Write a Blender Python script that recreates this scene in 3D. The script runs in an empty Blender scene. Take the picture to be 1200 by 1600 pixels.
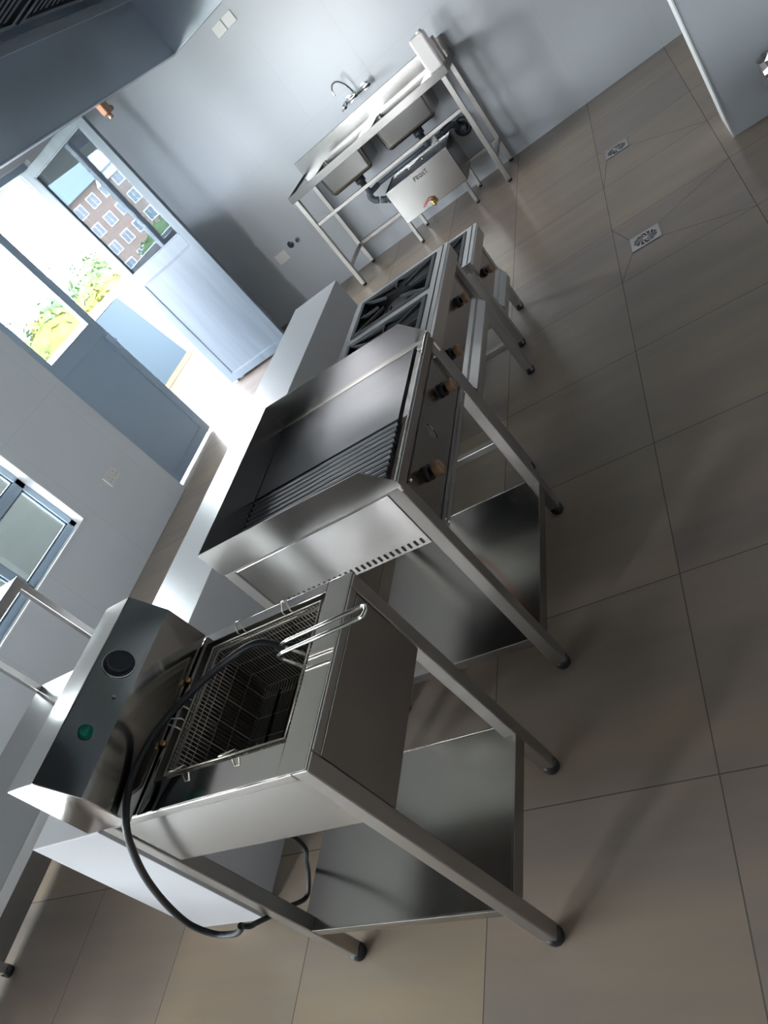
import bpy, bmesh, math, random
from mathutils import Vector, Matrix
PI=math.pi
random.seed(7)
S=bpy.context.scene
COL=S.collection

# ------------------------------------------------------------------ camera, world, light, exposure
cam_d=bpy.data.cameras.new('camera'); cam=bpy.data.objects.new('camera',cam_d); COL.objects.link(cam)
RR=((0.14683399,-0.76818008,-0.62316863),(-0.68240285,0.37740194,-0.62601448),(0.71607691,0.51717225,-0.46879284))
Mx=Matrix(((RR[0][0],-RR[1][0],-RR[2][0],0),(RR[0][1],-RR[1][1],-RR[2][1],0),(RR[0][2],-RR[1][2],-RR[2][2],1.6),(0,0,0,1)))
cam.matrix_world=Mx
cam_d.sensor_fit='VERTICAL'; cam_d.sensor_height=36.0; cam_d.lens=36.0*1126.7/1600
cam_d.clip_start=0.02; cam_d.clip_end=300
S.camera=cam

SKY=11.0
w=bpy.data.worlds.new('sky'); S.world=w; w.use_nodes=True
nt=w.node_tree; nt.nodes.clear()
o=nt.nodes.new('ShaderNodeOutputWorld'); b=nt.nodes.new('ShaderNodeBackground')
tc=nt.nodes.new('ShaderNodeTexCoord'); sx=nt.nodes.new('ShaderNodeSeparateXYZ'); cr=nt.nodes.new('ShaderNodeValToRGB')
nt.links.new(tc.outputs['Generated'],sx.inputs[0]); nt.links.new(sx.outputs['Z'],cr.inputs[0])
cr.color_ramp.elements[0].position=0.0; cr.color_ramp.elements[0].color=(.985,.99,1,1)
cr.color_ramp.elements[1].position=1.0; cr.color_ramp.elements[1].color=(.74,.87,1,1)
nt.links.new(cr.outputs[0],b.inputs[0]); b.inputs[1].default_value=SKY; nt.links.new(b.outputs[0],o.inputs[0])

def area(name,loc,rot,sx_,sy_,power=0,col=(1,1,1),portal=False):
    l=bpy.data.lights.new(name,'AREA'); l.shape='RECTANGLE'; l.size=sx_; l.size_y=sy_; l.energy=power; l.color=col
    ob=bpy.data.objects.new(name,l); COL.objects.link(ob); ob.location=loc; ob.rotation_euler=rot
    if portal: l.cycles.is_portal=True
    return ob
# portals in the openings of the left wall (they only guide daylight sampling)
area('door_portal',(4.86,4.45,1.25),(-PI/2,0,0),1.6,2.4,portal=True)
area('window_portal',(2.6,4.45,1.3),(-PI/2,0,0),1.25,1.55,portal=True)
area('near_window_portal',(-1.0,4.45,1.4),(-PI/2,0,0),2.45,1.75,portal=True)
area('fill_window_portal',(-2.7,3.57,1.6),(0,-PI/2,0),1.4,.75,portal=True)  # guides daylight through the added fill window in the near wall

S.view_settings.view_transform='Standard'; S.view_settings.look='None'; S.view_settings.gamma=1
S.view_settings.use_curve_mapping=False
S.view_settings.exposure=2.1

# ------------------------------------------------------------------ helpers
class MB:
    def __init__(s): s.v=[]; s.f=[]; s.m=[]; s.sm=[]
    def add(s,vs,fs,mi=0,smooth=False):
        n=len(s.v); s.v+= [tuple(v) for v in vs]; s.f+=[tuple(i+n for i in f) for f in fs]
        s.m+=[mi]*len(fs); s.sm+=[smooth]*len(fs); return s
    def box(s,x0,x1,y0,y1,z0,z1,mi=0):
        if x0>x1:x0,x1=x1,x0
        if y0>y1:y0,y1=y1,y0
        if z0>z1:z0,z1=z1,z0
        vs=[(x,y,z) for x in (x0,x1) for y in (y0,y1) for z in (z0,z1)]
        return s.add(vs,[(0,1,3,2),(4,6,7,5),(0,4,5,1),(2,3,7,6),(0,2,6,4),(1,5,7,3)],mi)
    def tube(s,pts,r,n=8,mi=0,cap=True,closed=False):
        P=[Vector(p) for p in pts]; N=len(P); vs=[]; rs=r if isinstance(r,(list,tuple)) else [r]*N
        up=None
        for i,p in enumerate(P):
            if closed: t=(P[(i+1)%N]-P[i-1])
            else: t=(P[min(i+1,N-1)]-P[max(i-1,0)])
            t.normalize()
            if up is None:
                a=Vector((0,0,1)) if abs(t.z)<.9 else Vector((1,0,0))
                up=(a-t*a.dot(t)).normalized()
            else:
                up=(up-t*up.dot(t))
                up=up.normalized() if up.length>1e-6 else t.orthogonal().normalized()
            q=t.cross(up)
            for k in range(n):
                a=2*PI*k/n; vs.append(p+(up*math.cos(a)+q*math.sin(a))*rs[i])
        fs=[]
        R=N if closed else N-1
        for i in range(R):
            j=(i+1)%N
            for k in range(n): fs.append((i*n+k,i*n+(k+1)%n,j*n+(k+1)%n,j*n+k))
        s.add(vs,fs,mi,True)
        if cap and not closed:
            m=len(s.v)-len(vs); s.f+= [tuple(m+k for k in range(n))[::-1],tuple(m+(N-1)*n+k for k in range(n))]; s.m+=[mi]*2; s.sm+=[False]*2
        return s
    def cyl(s,p0,p1,r,n=20,mi=0,r1=None): return s.tube([p0,p1],[r,r if r1 is None else r1],n,mi)
    def prism(s,poly,d,mi=0):
        """poly: list of 3D points in a plane, extruded by vector d"""
        n=len(poly); P=[Vector(p) for p in poly]; D=Vector(d)
        vs=P+[p+D for p in P]
        fs=[tuple(range(n))[::-1],tuple(range(n,2*n))]+[(i,(i+1)%n,n+(i+1)%n,n+i) for i in range(n)]
        return s.add(vs,fs,mi)
    def ring(s,x0,x1,y0,y1,hx0,hx1,hy0,hy1,z0,z1,mi=0):
        """flat plate with one rectangular hole"""
        s.box(x0,x1,y0,hy0,z0,z1,mi); s.box(x0,x1,hy1,y1,z0,z1,mi); s.box(x0,hx0,hy0,hy1,z0,z1,mi); s.box(hx1,x1,hy0,hy1,z0,z1,mi); return s
    def sphere(s,c,r,mi=0,n=12,sc=(1,1,1)):
        vs=[];fs=[];h=n//2
        for i in range(h+1):
            for k in range(n):
                a=PI*i/h;b=2*PI*k/n; vs.append((c[0]+r*sc[0]*math.sin(a)*math.cos(b),c[1]+r*sc[1]*math.sin(a)*math.sin(b),c[2]+r*sc[2]*math.cos(a)))
        for i in range(h):
            for k in range(n): fs.append((i*n+k,(i+1)*n+k,(i+1)*n+(k+1)%n,i*n+(k+1)%n))
        return s.add(vs,fs,mi,True)
    def build(s,name,mats,parent=None,bevel=0,seg=2,loc=None):
        me=bpy.data.meshes.new(name)
        off=Vector((0,0,0))
        if parent is not None: off=wloc(parent)
        base=off
        if loc is not None: base=Vector(loc)
        me.from_pydata([Vector(v)-base for v in s.v],[],s.f)
        for m in (mats if isinstance(mats,(list,tuple)) else [mats]): me.materials.append(m)
        me.polygons.foreach_set('material_index',s.m); me.polygons.foreach_set('use_smooth',s.sm)
        bm=bmesh.new(); bm.from_mesh(me); bmesh.ops.remove_doubles(bm,verts=bm.verts,dist=1e-5) if bevel else None
        bmesh.ops.recalc_face_normals(bm,faces=bm.faces); bm.to_mesh(me); bm.free()
        ob=bpy.data.objects.new(name,me); COL.objects.link(ob)
        ob.location=base-off if parent is not None else base
        if parent is not None: ob.parent=parent
        if bevel:
            bv=ob.modifiers.new('edge','BEVEL'); bv.width=bevel; bv.segments=seg; bv.limit_method='ANGLE'; bv.angle_limit=math.radians(40); bv.harden_normals=seg>3
        return ob
def wloc(o):
    v=Vector(o.location)
    while o.parent is not None: o=o.parent; v+=Vector(o.location)
    return v
def thing(name,loc,label,cat,group=None):
    o=bpy.data.objects.new(name,None); COL.objects.link(o); o.location=loc; o.empty_display_size=.05
    return tag(o,label,cat,group)
def tag(o,label,cat,group=None):
    o['label']=label; o['category']=cat
    if group: o['group']=group
    return o
def struct(o): o['kind']='structure'; return o
def part(o,label): o['label']=label; return o

# ------------------------------------------------------------------ materials
def mat(name,col=(.8,.8,.8),rough=.5,metal=0,**k):
    m=bpy.data.materials.new(name); m.use_nodes=True; p=m.node_tree.nodes['Principled BSDF']
    p.inputs['Base Color'].default_value=(*col,1); p.inputs['Roughness'].default_value=rough; p.inputs['Metallic'].default_value=metal
    for a,v in k.items(): p.inputs[a].default_value=v
    return m
def N(m,t,**k):
    n=m.node_tree.nodes.new(t)
    for a,v in k.items(): setattr(n,a,v)
    return n
def L(m,a,b): m.node_tree.links.new(a,b)
def P(m): return m.node_tree.nodes['Principled BSDF']
def geo_pos(m,scale=(1,1,1)):
    g=N(m,'ShaderNodeNewGeometry'); mp=N(m,'ShaderNodeMapping'); mp.inputs['Scale'].default_value=scale
    L(m,g.outputs['Position'],mp.inputs[0]); return mp.outputs[0]

def steel(name,col,rough,var=.08,stretch=(3,3,3),bump=.10):
    m=mat(name,col,rough,1.0)
    v=geo_pos(m,stretch); n=N(m,'ShaderNodeTexNoise'); n.inputs['Scale'].default_value=2.0; n.inputs['Detail'].default_value=4
    L(m,v,n.inputs['Vector'])
    r=N(m,'ShaderNodeMapRange'); r.inputs[3].default_value=rough-var; r.inputs[4].default_value=rough+var
    L(m,n.outputs[0],r.inputs[0]); L(m,r.outputs[0],P(m).inputs['Roughness'])
    n2=N(m,'ShaderNodeTexNoise'); n2.inputs['Scale'].default_value=2.2; n2.inputs['Detail'].default_value=1
    L(m,geo_pos(m),n2.inputs['Vector'])
    g2=N(m,'ShaderNodeNewGeometry'); sb=N(m,'ShaderNodeVectorMath',operation='SUBTRACT'); L(m,n2.outputs['Color'],sb.inputs[0]); sb.inputs[1].default_value=(.5,.5,.5)
    ma=N(m,'ShaderNodeVectorMath',operation='MULTIPLY_ADD'); L(m,sb.outputs[0],ma.inputs[0]); ma.inputs[1].default_value=(bump,)*3; L(m,g2.outputs['Normal'],ma.inputs[2])
    nm=N(m,'ShaderNodeVectorMath',operation='NORMALIZE'); L(m,ma.outputs[0],nm.inputs[0]); L(m,nm.outputs[0],P(m).inputs['Normal'])
    return m
STEEL=steel('brushed_steel',(.50,.48,.465),.21,.05)
STEELP=steel('polished_steel',(.46,.44,.42),.10,.03,bump=.35)
SINKS=steel('satin_steel',(.30,.29,.28),.20,.04,bump=.05)
STEELD=steel('dull_steel',(.36,.345,.33),.21,.05)
TUBE=steel('tube_steel',(.43,.41,.39),.36,.06)
HOOD=steel('hood_steel',(.66,.72,.80),.36,.07,bump=.2); P(HOOD).inputs['Metallic'].default_value=.7
PLATE=steel('griddle_steel',(.20,.20,.22),.36,.06,(9,1.5,3))
CHROME=mat('chrome',(.8,.8,.82),.06,1)
WIRE=mat('wire_steel',(.74,.68,.60),.35,1)
ROD=mat('handle_rod',(.75,.74,.70),.25,1)
BLACK=mat('black_rubber',(.012,.012,.013),.45)
CORD=mat('black_cable',(.010,.011,.013),.55)
CAST=mat('cast_iron',(.035,.037,.042),.42,.3)
BURN=mat('burner_black',(.012,.012,.014),.6)
DARKPAN=mat('oil_pan',(.40,.38,.36),.28,1)
KNOB=mat('knob_tan',(.30,.17,.09),.45)
BRASS=mat('brass',(.72,.43,.16),.25,1)
COPPER=mat('copper',(.62,.33,.22),.35,.6)
COPPERD=mat('copper_skirting',(.12,.07,.05),.6,**{'Specular IOR Level':0.0})
FILTER=steel('filter_steel',(.16,.17,.19),.34,.04)
RED=mat('red_plastic',(.6,.03,.03),.4)
WHITEP=mat('white_plastic',(.78,.76,.74),.35)
JUG=mat('jug_plastic',(.86,.80,.79),.4)
PIPE=mat('grey_pipe',(.09,.11,.13),.4)
PIPEB=mat('black_pipe',(.03,.033,.04),.35)
GREEN=mat('green_lens',(.0,.16,.10),.15)
HOSE=mat('orange_hose',(.7,.16,.05),.5)
FOIL=mat('foil',(.30,.28,.275),.42,1)
ALU=mat('grey_aluminium',(.40,.51,.64),.42,0)
ALUL=mat('kick_panel_grey',(.15,.19,.24),.42,.1)
n=N(ALUL,'ShaderNodeTexNoise'); n.inputs['Scale'].default_value=3; n.inputs['Detail'].default_value=5
L(ALUL,geo_pos(ALUL,(3,3.5,.35)),n.inputs['Vector'])
r=N(ALUL,'ShaderNodeValToRGB'); r.color_ramp.elements[0].color=(.135,.17,.215,1); r.color_ramp.elements[1].color=(.17,.21,.26,1)
r.color_ramp.elements[0].position=.35; r.color_ramp.elements[1].position=.65
L(ALUL,n.outputs[0],r.inputs[0]); L(ALUL,r.outputs[0],P(ALUL).inputs['Base Color'])

def glass(name,refl,tint):
    m=bpy.data.materials.new(name); m.use_nodes=True; t=m.node_tree; t.nodes.clear()
    o=t.nodes.new('ShaderNodeOutputMaterial'); mx=t.nodes.new('ShaderNodeMixShader'); tr=t.nodes.new('ShaderNodeBsdfTransparent'); g=t.nodes.new('ShaderNodeBsdfGlossy')
    tr.inputs[0].default_value=(*tint,1); g.inputs['Roughness'].default_value=0.0; g.inputs['Color'].default_value=(.95,.97,1,1)
    mx.inputs[0].default_value=refl; t.links.new(tr.outputs[0],mx.inputs[1]); t.links.new(g.outputs[0],mx.inputs[2]); t.links.new(mx.outputs[0],o.inputs[0]); return m
GLASS=glass('clear_glass',.06,(.92,.96,.96))
GLASSR=glass('reflective_glass',.10,(.80,.84,.88))

def tiles(name,base,var,ox,oy,size,axes='XY',rough=.2,groutw=.0035,grout=(.10,.085,.07),streak=(.8,4,1),size2=None,gmix=1.0,hue=0.0):
    """large porcelain tiles: per tile tint, soft streaks, thin joints"""
    m=mat(name,base,rough); size2=size2 or size
    g=N(m,'ShaderNodeNewGeometry'); s=N(m,'ShaderNodeSeparateXYZ'); L(m,g.outputs['Position'],s.inputs[0])
    def M(op,a,b=None,c=None):
        q=N(m,'ShaderNodeMath',operation=op)
        for i,v in enumerate((a,b,c)):
            if v is None: continue
            if isinstance(v,(int,float)): q.inputs[i].default_value=v
            else: L(m,v,q.inputs[i])
        return q.outputs[0]
    ids=[]; ds=[]
    for ax,off,sz in ((axes[0],ox,size),(axes[1],oy,size2)):
        u=M('DIVIDE',M('SUBTRACT',s.outputs[ax],off),sz)
        ids.append(M('FLOOR',u)); fr=M('FRACT',u); ds.append(M('MULTIPLY',M('MINIMUM',fr,M('SUBTRACT',1.0,fr)),sz))
    d=M('MINIMUM',ds[0],ds[1]); jt=M('LESS_THAN',d,groutw/2)
    cx=N(m,'ShaderNodeCombineXYZ'); L(m,ids[0],cx.inputs[0]); L(m,ids[1],cx.inputs[1])
    wn=N(m,'ShaderNodeTexWhiteNoise',noise_dimensions='3D'); L(m,cx.outputs[0],wn.inputs['Vector'])
    mp=N(m,'ShaderNodeMapping'); mp.inputs['Scale'].default_value=streak; L(m,g.outputs['Position'],mp.inputs[0])
    ad=N(m,'ShaderNodeVectorMath',operation='MULTIPLY_ADD'); L(m,wn.outputs['Color'],ad.inputs[0]); ad.inputs[1].default_value=(9,9,9); L(m,mp.outputs[0],ad.inputs[2])
    nz=N(m,'ShaderNodeTexNoise'); nz.inputs['Scale'].default_value=1.6; nz.inputs['Detail'].default_value=5; nz.inputs['Roughness'].default_value=.55; L(m,ad.outputs[0],nz.inputs['Vector'])
    f=M('ADD',M('MULTIPLY',M('SUBTRACT',nz.outputs[0],.5),var*2.2),M('MULTIPLY',M('SUBTRACT',wn.outputs['Value'],.5),var*.45))
    f=M('ADD',f,1.0)
    hs=N(m,'ShaderNodeHueSaturation'); L(m,f,hs.inputs['Value'])
    bm2=N(m,'ShaderNodeMix',data_type='RGBA'); L(m,M('ADD',M('MULTIPLY',wn.outputs['Value'],.5),M('MULTIPLY',nz.outputs[0],.5)),bm2.inputs['Factor'])
    bm2.inputs[6].default_value=(base[0]*(1-hue*.1),base[1]*(1-hue*.1),base[2]*(1+hue*.35),1); bm2.inputs[7].default_value=(base[0]*(1+hue*.08),base[1],base[2]*(1-hue*.35),1); L(m,bm2.outputs[2],hs.inputs['Color'])
    L(m,M('ADD',.72,M('MULTIPLY',nz.outputs[0],.6)),hs.inputs['Saturation'])
    mx=N(m,'ShaderNodeMix',data_type='RGBA'); L(m,M('MULTIPLY',jt,gmix),mx.inputs['Factor']); L(m,hs.outputs[0],mx.inputs[6]); mx.inputs[7].default_value=(*grout,1)
    L(m,mx.outputs[2],P(m).inputs['Base Color'])
    L(m,M('ADD',M('MULTIPLY',jt,.5),rough),P(m).inputs['Roughness'])
    bp=N(m,'ShaderNodeBump'); bp.inputs['Strength'].default_value=.25; bp.inputs['Distance'].default_value=.002; bp.invert=True
    L(m,jt,bp.inputs['Height']); L(m,bp.outputs[0],P(m).inputs['Normal'])
    return m
FLOOR=tiles('floor_tiles',(.272,.217,.170),.36,.87,.482,.607,rough=.30,streak=(3.6,.5,1),hue=.35)
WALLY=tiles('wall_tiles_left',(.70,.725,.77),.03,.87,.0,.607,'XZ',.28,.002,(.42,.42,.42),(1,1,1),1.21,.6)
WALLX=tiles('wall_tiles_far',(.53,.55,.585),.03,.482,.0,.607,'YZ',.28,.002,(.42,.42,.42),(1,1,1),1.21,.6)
PART=mat('partition_tiles',(.50,.50,.52),.30)
TRIMW=mat('white_trim',(.80,.80,.80),.35)
CEIL=mat('ceiling_paint',(.82,.82,.82),.7)
RENDER=mat('balcony_render',(.085,.09,.085),.8,**{'Specular IOR Level':0.0})
SHADE_BLUE=mat('parapet_shade_blue',(.026,.036,.045),.7,**{'Specular IOR Level':0.0})  # parapet shadow put into a blue-grey colour

# ------------------------------------------------------------------ room shell
YL=4.15; XF=6.33; ZC=2.85; XN=-2.4; YR=-3.2
struct(MB().box(XN-.2,XF+.3,YR-.2,4.33,-.12,0).build('floor',FLOOR))
struct(MB().box(XN-.2,XF+.3,YR-.2,4.33,ZC,ZC+.12).build('ceiling',CEIL))
DX0,DX1,DZ=4.05,5.69,2.45           # door opening
W1=(2.0,3.21,.53,2.05); W2=(-2.2,.20,.55,2.25)
wl=MB()
wl.box(XN-.2,W2[0],YL,4.33,0,ZC); wl.box(W2[0],W2[1],YL,4.33,0,W2[2]); wl.box(W2[0],W2[1],YL,4.33,W2[3],ZC)
wl.box(W2[1],W1[0],YL,4.33,0,ZC); wl.box(W1[0],W1[1],YL,4.33,0,W1[2]); wl.box(W1[0],W1[1],YL,4.33,W1[3],ZC)
wl.box(W1[1],DX0,YL,4.33,0,ZC); wl.box(DX0,DX1,YL,4.33,DZ,ZC); wl.box(DX1,XF+.3,YL,4.33,0,ZC)
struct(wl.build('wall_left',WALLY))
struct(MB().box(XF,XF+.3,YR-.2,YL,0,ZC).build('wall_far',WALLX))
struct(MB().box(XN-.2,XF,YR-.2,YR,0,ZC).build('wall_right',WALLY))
W_FILL=(3.2,3.95,.9,2.3)  # added unseen window, lets extra fill daylight in behind the camera
struct(MB().box(XN-.2,XN,YR,W_FILL[0],0,ZC).box(XN-.2,XN,W_FILL[1],YL,0,ZC).box(XN-.2,XN,W_FILL[0],W_FILL[1],0,W_FILL[2]).box(XN-.2,XN,W_FILL[0],W_FILL[1],W_FILL[3],ZC).build('wall_near',WALLX))
w_fill=MB().box(XN-.14,XN-.08,W_FILL[0],W_FILL[1],W_FILL[2],W_FILL[2]+.06).box(XN-.14,XN-.08,W_FILL[0],W_FILL[1],W_FILL[3]-.06,W_FILL[3])
for q in (3.2,3.89): w_fill.box(XN-.14,XN-.08,q,q+.06,W_FILL[2]+.06,W_FILL[3]-.06)
struct(w_fill.build('fill_window',mat('window_grey',(.115,.165,.215),.42)))
# pier at the right, door light on its return edge painted as a white strip
pm=MB().box(4.10,4.40,YR,-.19,0,ZC); struct(pm.build('wall_pier',WALLX))
struct(MB().box(4.095,4.405,-.19,-.183,0,ZC).build('pier_light_paint',TRIMW))
# low tiled half wall
struct(MB().box(.68,3.94,1.90,2.24,0,.64).build('wall_partition',PART,bevel=.002))
# white window reveals
def window(n,W,muls,trans,parent_name):
    x0,x1,z0,z1=W; y0,y1=YL-.004,YL+.10
    r=MB(); t=.012
    r.box(x0,x1,y0,y1,z0,z0+t); r.box(x0,x1,y0,y1,z1-t,z1); r.box(x0,x0+t,y0,y1,z0,z1); r.box(x1-t,x1,y0,y1,z0,z1)
    rv=r.build(parent_name,TRIMW); struct(rv)
    f=MB(); a=YL+.075; b2=YL+.125; q=.045; x0+=t;x1-=t;z0+=t;z1-=t
    f.box(x0,x1,a,b2,z0,z0+q); f.box(x0,x1,a,b2,z1-q,z1); f.box(x0,x0+q,a,b2,z0,z1); f.box(x1-q,x1,a,b2,z0,z1)
    for m_ in muls: f.box(m_-.03,m_+.03,a,b2,z0,z1)
    for z in trans: f.box(x0,x1,a,b2,z-.035,z+.035)
    f.build('window_frame',ALU,rv,bevel=.003)
    bd=MB(); xs=[x0+q]+[v for m_ in muls for v in (m_-.03,m_+.03)]+[x1-q]; zs=[z0+q]+[v for z in trans for v in (z-.035,z+.035)]+[z1-q]
    for i in range(0,len(xs),2):
        for j in range(0,len(zs),2):
            bd2=MB(); u0,u1,v0,v1=xs[i],xs[i+1],zs[j],zs[j+1]; c=.012
            bd.box(u0,u1,a+.012,a+.026,v0,v0+c);bd.box(u0,u1,a+.012,a+.026,v1-c,v1);bd.box(u0,u0+c,a+.012,a+.026,v0,v1);bd.box(u1-c,u1,a+.012,a+.026,v0,v1)
            MB().box(u0+.002,u1-.002,a+.022,a+.028,v0+.002,v1-.002).build('glass_pane',GLASS,rv)
    bd.build('glazing_bead',ALUL,rv)
window(1,W1,(2.58,),(.985,),'window_1')
window(2,W2,(-1.0,),(.985,),'window_2')

# door frame (fixed)
f=MB(); a,b2=4.20,4.29
f.box(DX0,DX0+.05,a,b2,0,DZ); f.box(DX1-.05,DX1,a,b2,0,DZ); f.box(DX0+.05,DX1-.05,a,b2,DZ-.05,DZ)
struct(f.build('trim_2',ALU,bevel=.003))
# left leaf, closed, in the wall plane
def leaf_parts(p,T,kmat,frmat,gmat,w=.79):
    """leaf built in u (0..w), v (thickness), z; T maps to world"""
    def bx(mb,u0,u1,v0,v1,z0,z1):
        vs=[T(u,v,z) for u in (u0,u1) for v in (v0,v1) for z in (z0,z1)]
        mb.add(vs,[(0,1,3,2),(4,6,7,5),(0,4,5,1),(2,3,7,6),(0,2,6,4),(1,5,7,3)])
    fr=MB(); t=.045; s_=.075
    bx(fr,0,s_,0,t,.03,2.40); bx(fr,w-s_,w,0,t,.03,2.40); bx(fr,s_,w-s_,0,t,2.32,2.40); bx(fr,s_,w-s_,0,t,.03,.10); bx(fr,s_,w-s_,0,t,1.185,1.30)
    o=fr.build('leaf_frame',frmat,p,bevel=.003)
    k=MB(); bx(k,s_,w-s_,.010,t-.010,.10,1.185); k.build('kick_panel',kmat,p)
    g=MB(); c=.012
    for (z0,z1) in ((.10,1.185),(1.30,2.32)):
        bx(g,s_,w-s_,.002,t-.002,z0,z0+c);bx(g,s_,w-s_,.002,t-.002,z1-c,z1);bx(g,s_,s_+c,.002,t-.002,z0,z1);bx(g,w-s_-c,w-s_,.002,t-.002,z0,z1)
    g.build('bead',frmat,p,bevel=.002)
    q=MB(); bx(q,s_+.001,w-s_-.001,.020,.026,1.301,2.319); q.build('glass_pane',gmat,p)
d1=thing('door_1',(4.10,4.23,0),'x','x'); del d1['label']; del d1['category']; struct(d1)
leaf_parts(d1,lambda u,v,z:(4.10+u,4.225+v,z),ALU,ALU,GLASS,.79)
d2=thing('door_2',(5.64,4.23,0),'x','x'); del d2['label']; del d2['category']; struct(d2)
leaf_parts(d2,lambda u,v,z:(5.64-v+.02,4.255-u,z),ALUL,ALUL,GLASSR,.80)
MB().box(4.82,4.85,4.19,4.226,1.02,1.16).box(4.83,4.84,4.17,4.19,1.08,1.10).build('door_handle',ALU,d1,bevel=.002)

# ------------------------------------------------------------------ balcony outside
BFL=tiles('balcony_tiles',(.085,.070,.054),.10,.87,.482,.607,rough=.45,streak=(3.2,.55,1))
struct(MB().box(-3,9.5,4.33,6.5,-.14,-.02).build('floor_balcony',BFL))
struct(MB().box(-3,9.5,6.33,6.5,-.02,1.14).build('wall_parapet',RENDER))
struct(MB().box(-3,9.5,6.28,6.52,1.14,1.22).build('trim_3',mat('parapet_coping',(.30,.32,.33),.6,**{'Specular IOR Level':0.0})))
struct(MB().box(-3,7.9,4.33,6.40,2.55,2.75).build('ceiling_balcony',RENDER))
bb=MB().prism([(7.15,6.30,1.13),(7.86,6.30,1.13),(8.06,6.30,.05),(7.15,6.30,.05)],(0,-.035,0)).build('parapet_shade_sheet',SHADE_BLUE,loc=(7.5,6.3,0))  # added flat shape that paints the shadow on the parapet face
tag(bb,'slate blue board standing in for shadow on the balcony parapet outside the open door','sheet')
MB().box(7.15,8.12,6.24,6.262,-.015,.05).build('copper_skirting',COPPERD,bb)

# ------------------------------------------------------------------ power points and plates
def plate(name,face,a,b,z0,z1,label,cat,group=None,th=.01,m=WHITEP):
    if face=='far': mb=MB().box(XF-th,XF,a,b,z0,z1); lc=(XF,(a+b)/2,z0)
    else: mb=MB().box(a,b,YL-th,YL,z0,z1); lc=((a+b)/2,YL,z0)
    o=mb.build(name,m,bevel=.003,loc=lc); return tag(o,label,cat,group)
plate('blanking_plate','far',2.39,2.49,2.07,2.155,'left white square blanking plate high on the far wall','wall plate','pair of plates high on far wall')
plate('blanking_plate','far',2.285,2.380,2.07,2.155,'right white square blanking plate high on the far wall, nearer the tap','wall plate','pair of plates high on far wall')
plate('blanking_plate','far',3.258,3.388,.470,.567,'low white rectangular wall plate left of the sink table','wall plate',th=.008)
for y,z,r,lb in ((3.17,.563,.032,'round metal pipe outlet beside the low white wall plate'),(3.088,.557,.024,'smaller dark round wall outlet nearest the sink table')):
    o=MB().tube([(XF,y,z),(XF-.012,y,z)],r,20).tube([(XF-.012,y,z),(XF-.03,y,z)],r*.6,16,1).build('wall_outlet',[CHROME,PIPEB],loc=(XF,y,z)); tag(o,lb,'pipe outlet')
so=plate('double_socket','left',3.575,3.725,.49,.585,'white double wall socket on the left wall between window and door','socket',th=.012)
for cx in (3.613,3.687):
    for dx,dz in ((0,.018),(-.013,-.012),(.013,-.012)): MB().cyl((cx+dx,YL-.0125,.535+dz),(cx+dx,YL-.0115,.535+dz),.0035,8).build('pin_hole',BLACK,so)

# ------------------------------------------------------------------ leg helper
def leg(root,x,y,h,s=.038,m=TUBE,z0=.03,foot=True,fr=.021,name='leg'):
    o=MB().box(x-s/2,x+s/2,y-s/2,y+s/2,z0,h).build(name,m,root,bevel=.003)
    if foot: MB().tube([(x,y,0),(x,y,.008),(x,y,.03),(x,y,.034)],[fr,fr*1.12,fr*1.12,fr*.8],14).build('foot',BLACK,o)
    return o

# ------------------------------------------------------------------ electric fryer
X0,X1,Y0,Y1=.547,.992,.882,1.505
fy=thing('electric_fryer',(.77,1.2,0),'stainless single-basket electric fryer with raised rear control box, nearest the camera','fryer')
for x in (X0+.019,X1-.019):
    for y in (Y0+.019,Y1-.019): leg(fy,x,y,.848)
MB().box(X0+.004,X0+.010,Y0+.0405,Y1-.0405,.65,.8225).build('side_panel',STEEL,fy,bevel=.001)
MB().box(X1-.010,X1-.004,Y0+.0405,Y1-.0405,.65,.8225).build('side_panel',STEEL,fy,bevel=.001)
MB().box(X0+.0405,X1-.0405,Y0+.003,Y0+.009,.612,.8225).build('front_panel',STEELD,fy,bevel=.001)
MB().box(X0+.038,X1-.038,Y1-.009,Y1-.003,.65,.822).build('back_panel',STEEL,fy)
tr=MB(); tr.box(X0+.038,X1-.038,Y0,Y0+.020,.825,.848); tr.box(X0,X0+.02,Y0+.038,Y1-.038,.825,.848); tr.box(X1-.02,X1,Y0+.038,Y1-.038,.825,.848)
tr.build('top_frame',TUBE,fy,bevel=.003)
hx0,hx1,hy0,hy1=.612,.962,.950,1.345
MB().ring(X0,X1,Y0,1.50,hx0,hx1,hy0,hy1,.848,.853).build('deck',STEELP,fy,bevel=.0015)
bs=MB(); z0=.64
bs.add([(hx0,hy0,.852),(hx1,hy0,.852),(hx1,hy1,.852),(hx0,hy1,.852),(hx0+.01,hy0+.01,z0),(hx1-.01,hy0+.01,z0),(hx1-.01,hy1-.01,z0),(hx0+.01,hy1-.01,z0)],
   [(0,1,5,4),(1,2,6,5),(2,3,7,6),(3,0,4,7),(4,5,6,7)])
bs.build('oil_tank',DARKPAN,fy)
# heating element
he=MB()
for k in range(5):
    y=1.02+k*.06; he.tube([(.66,y,.665),(.92,y,.665)],.005,8)
he.build('heating_element',BLACK,fy)
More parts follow.
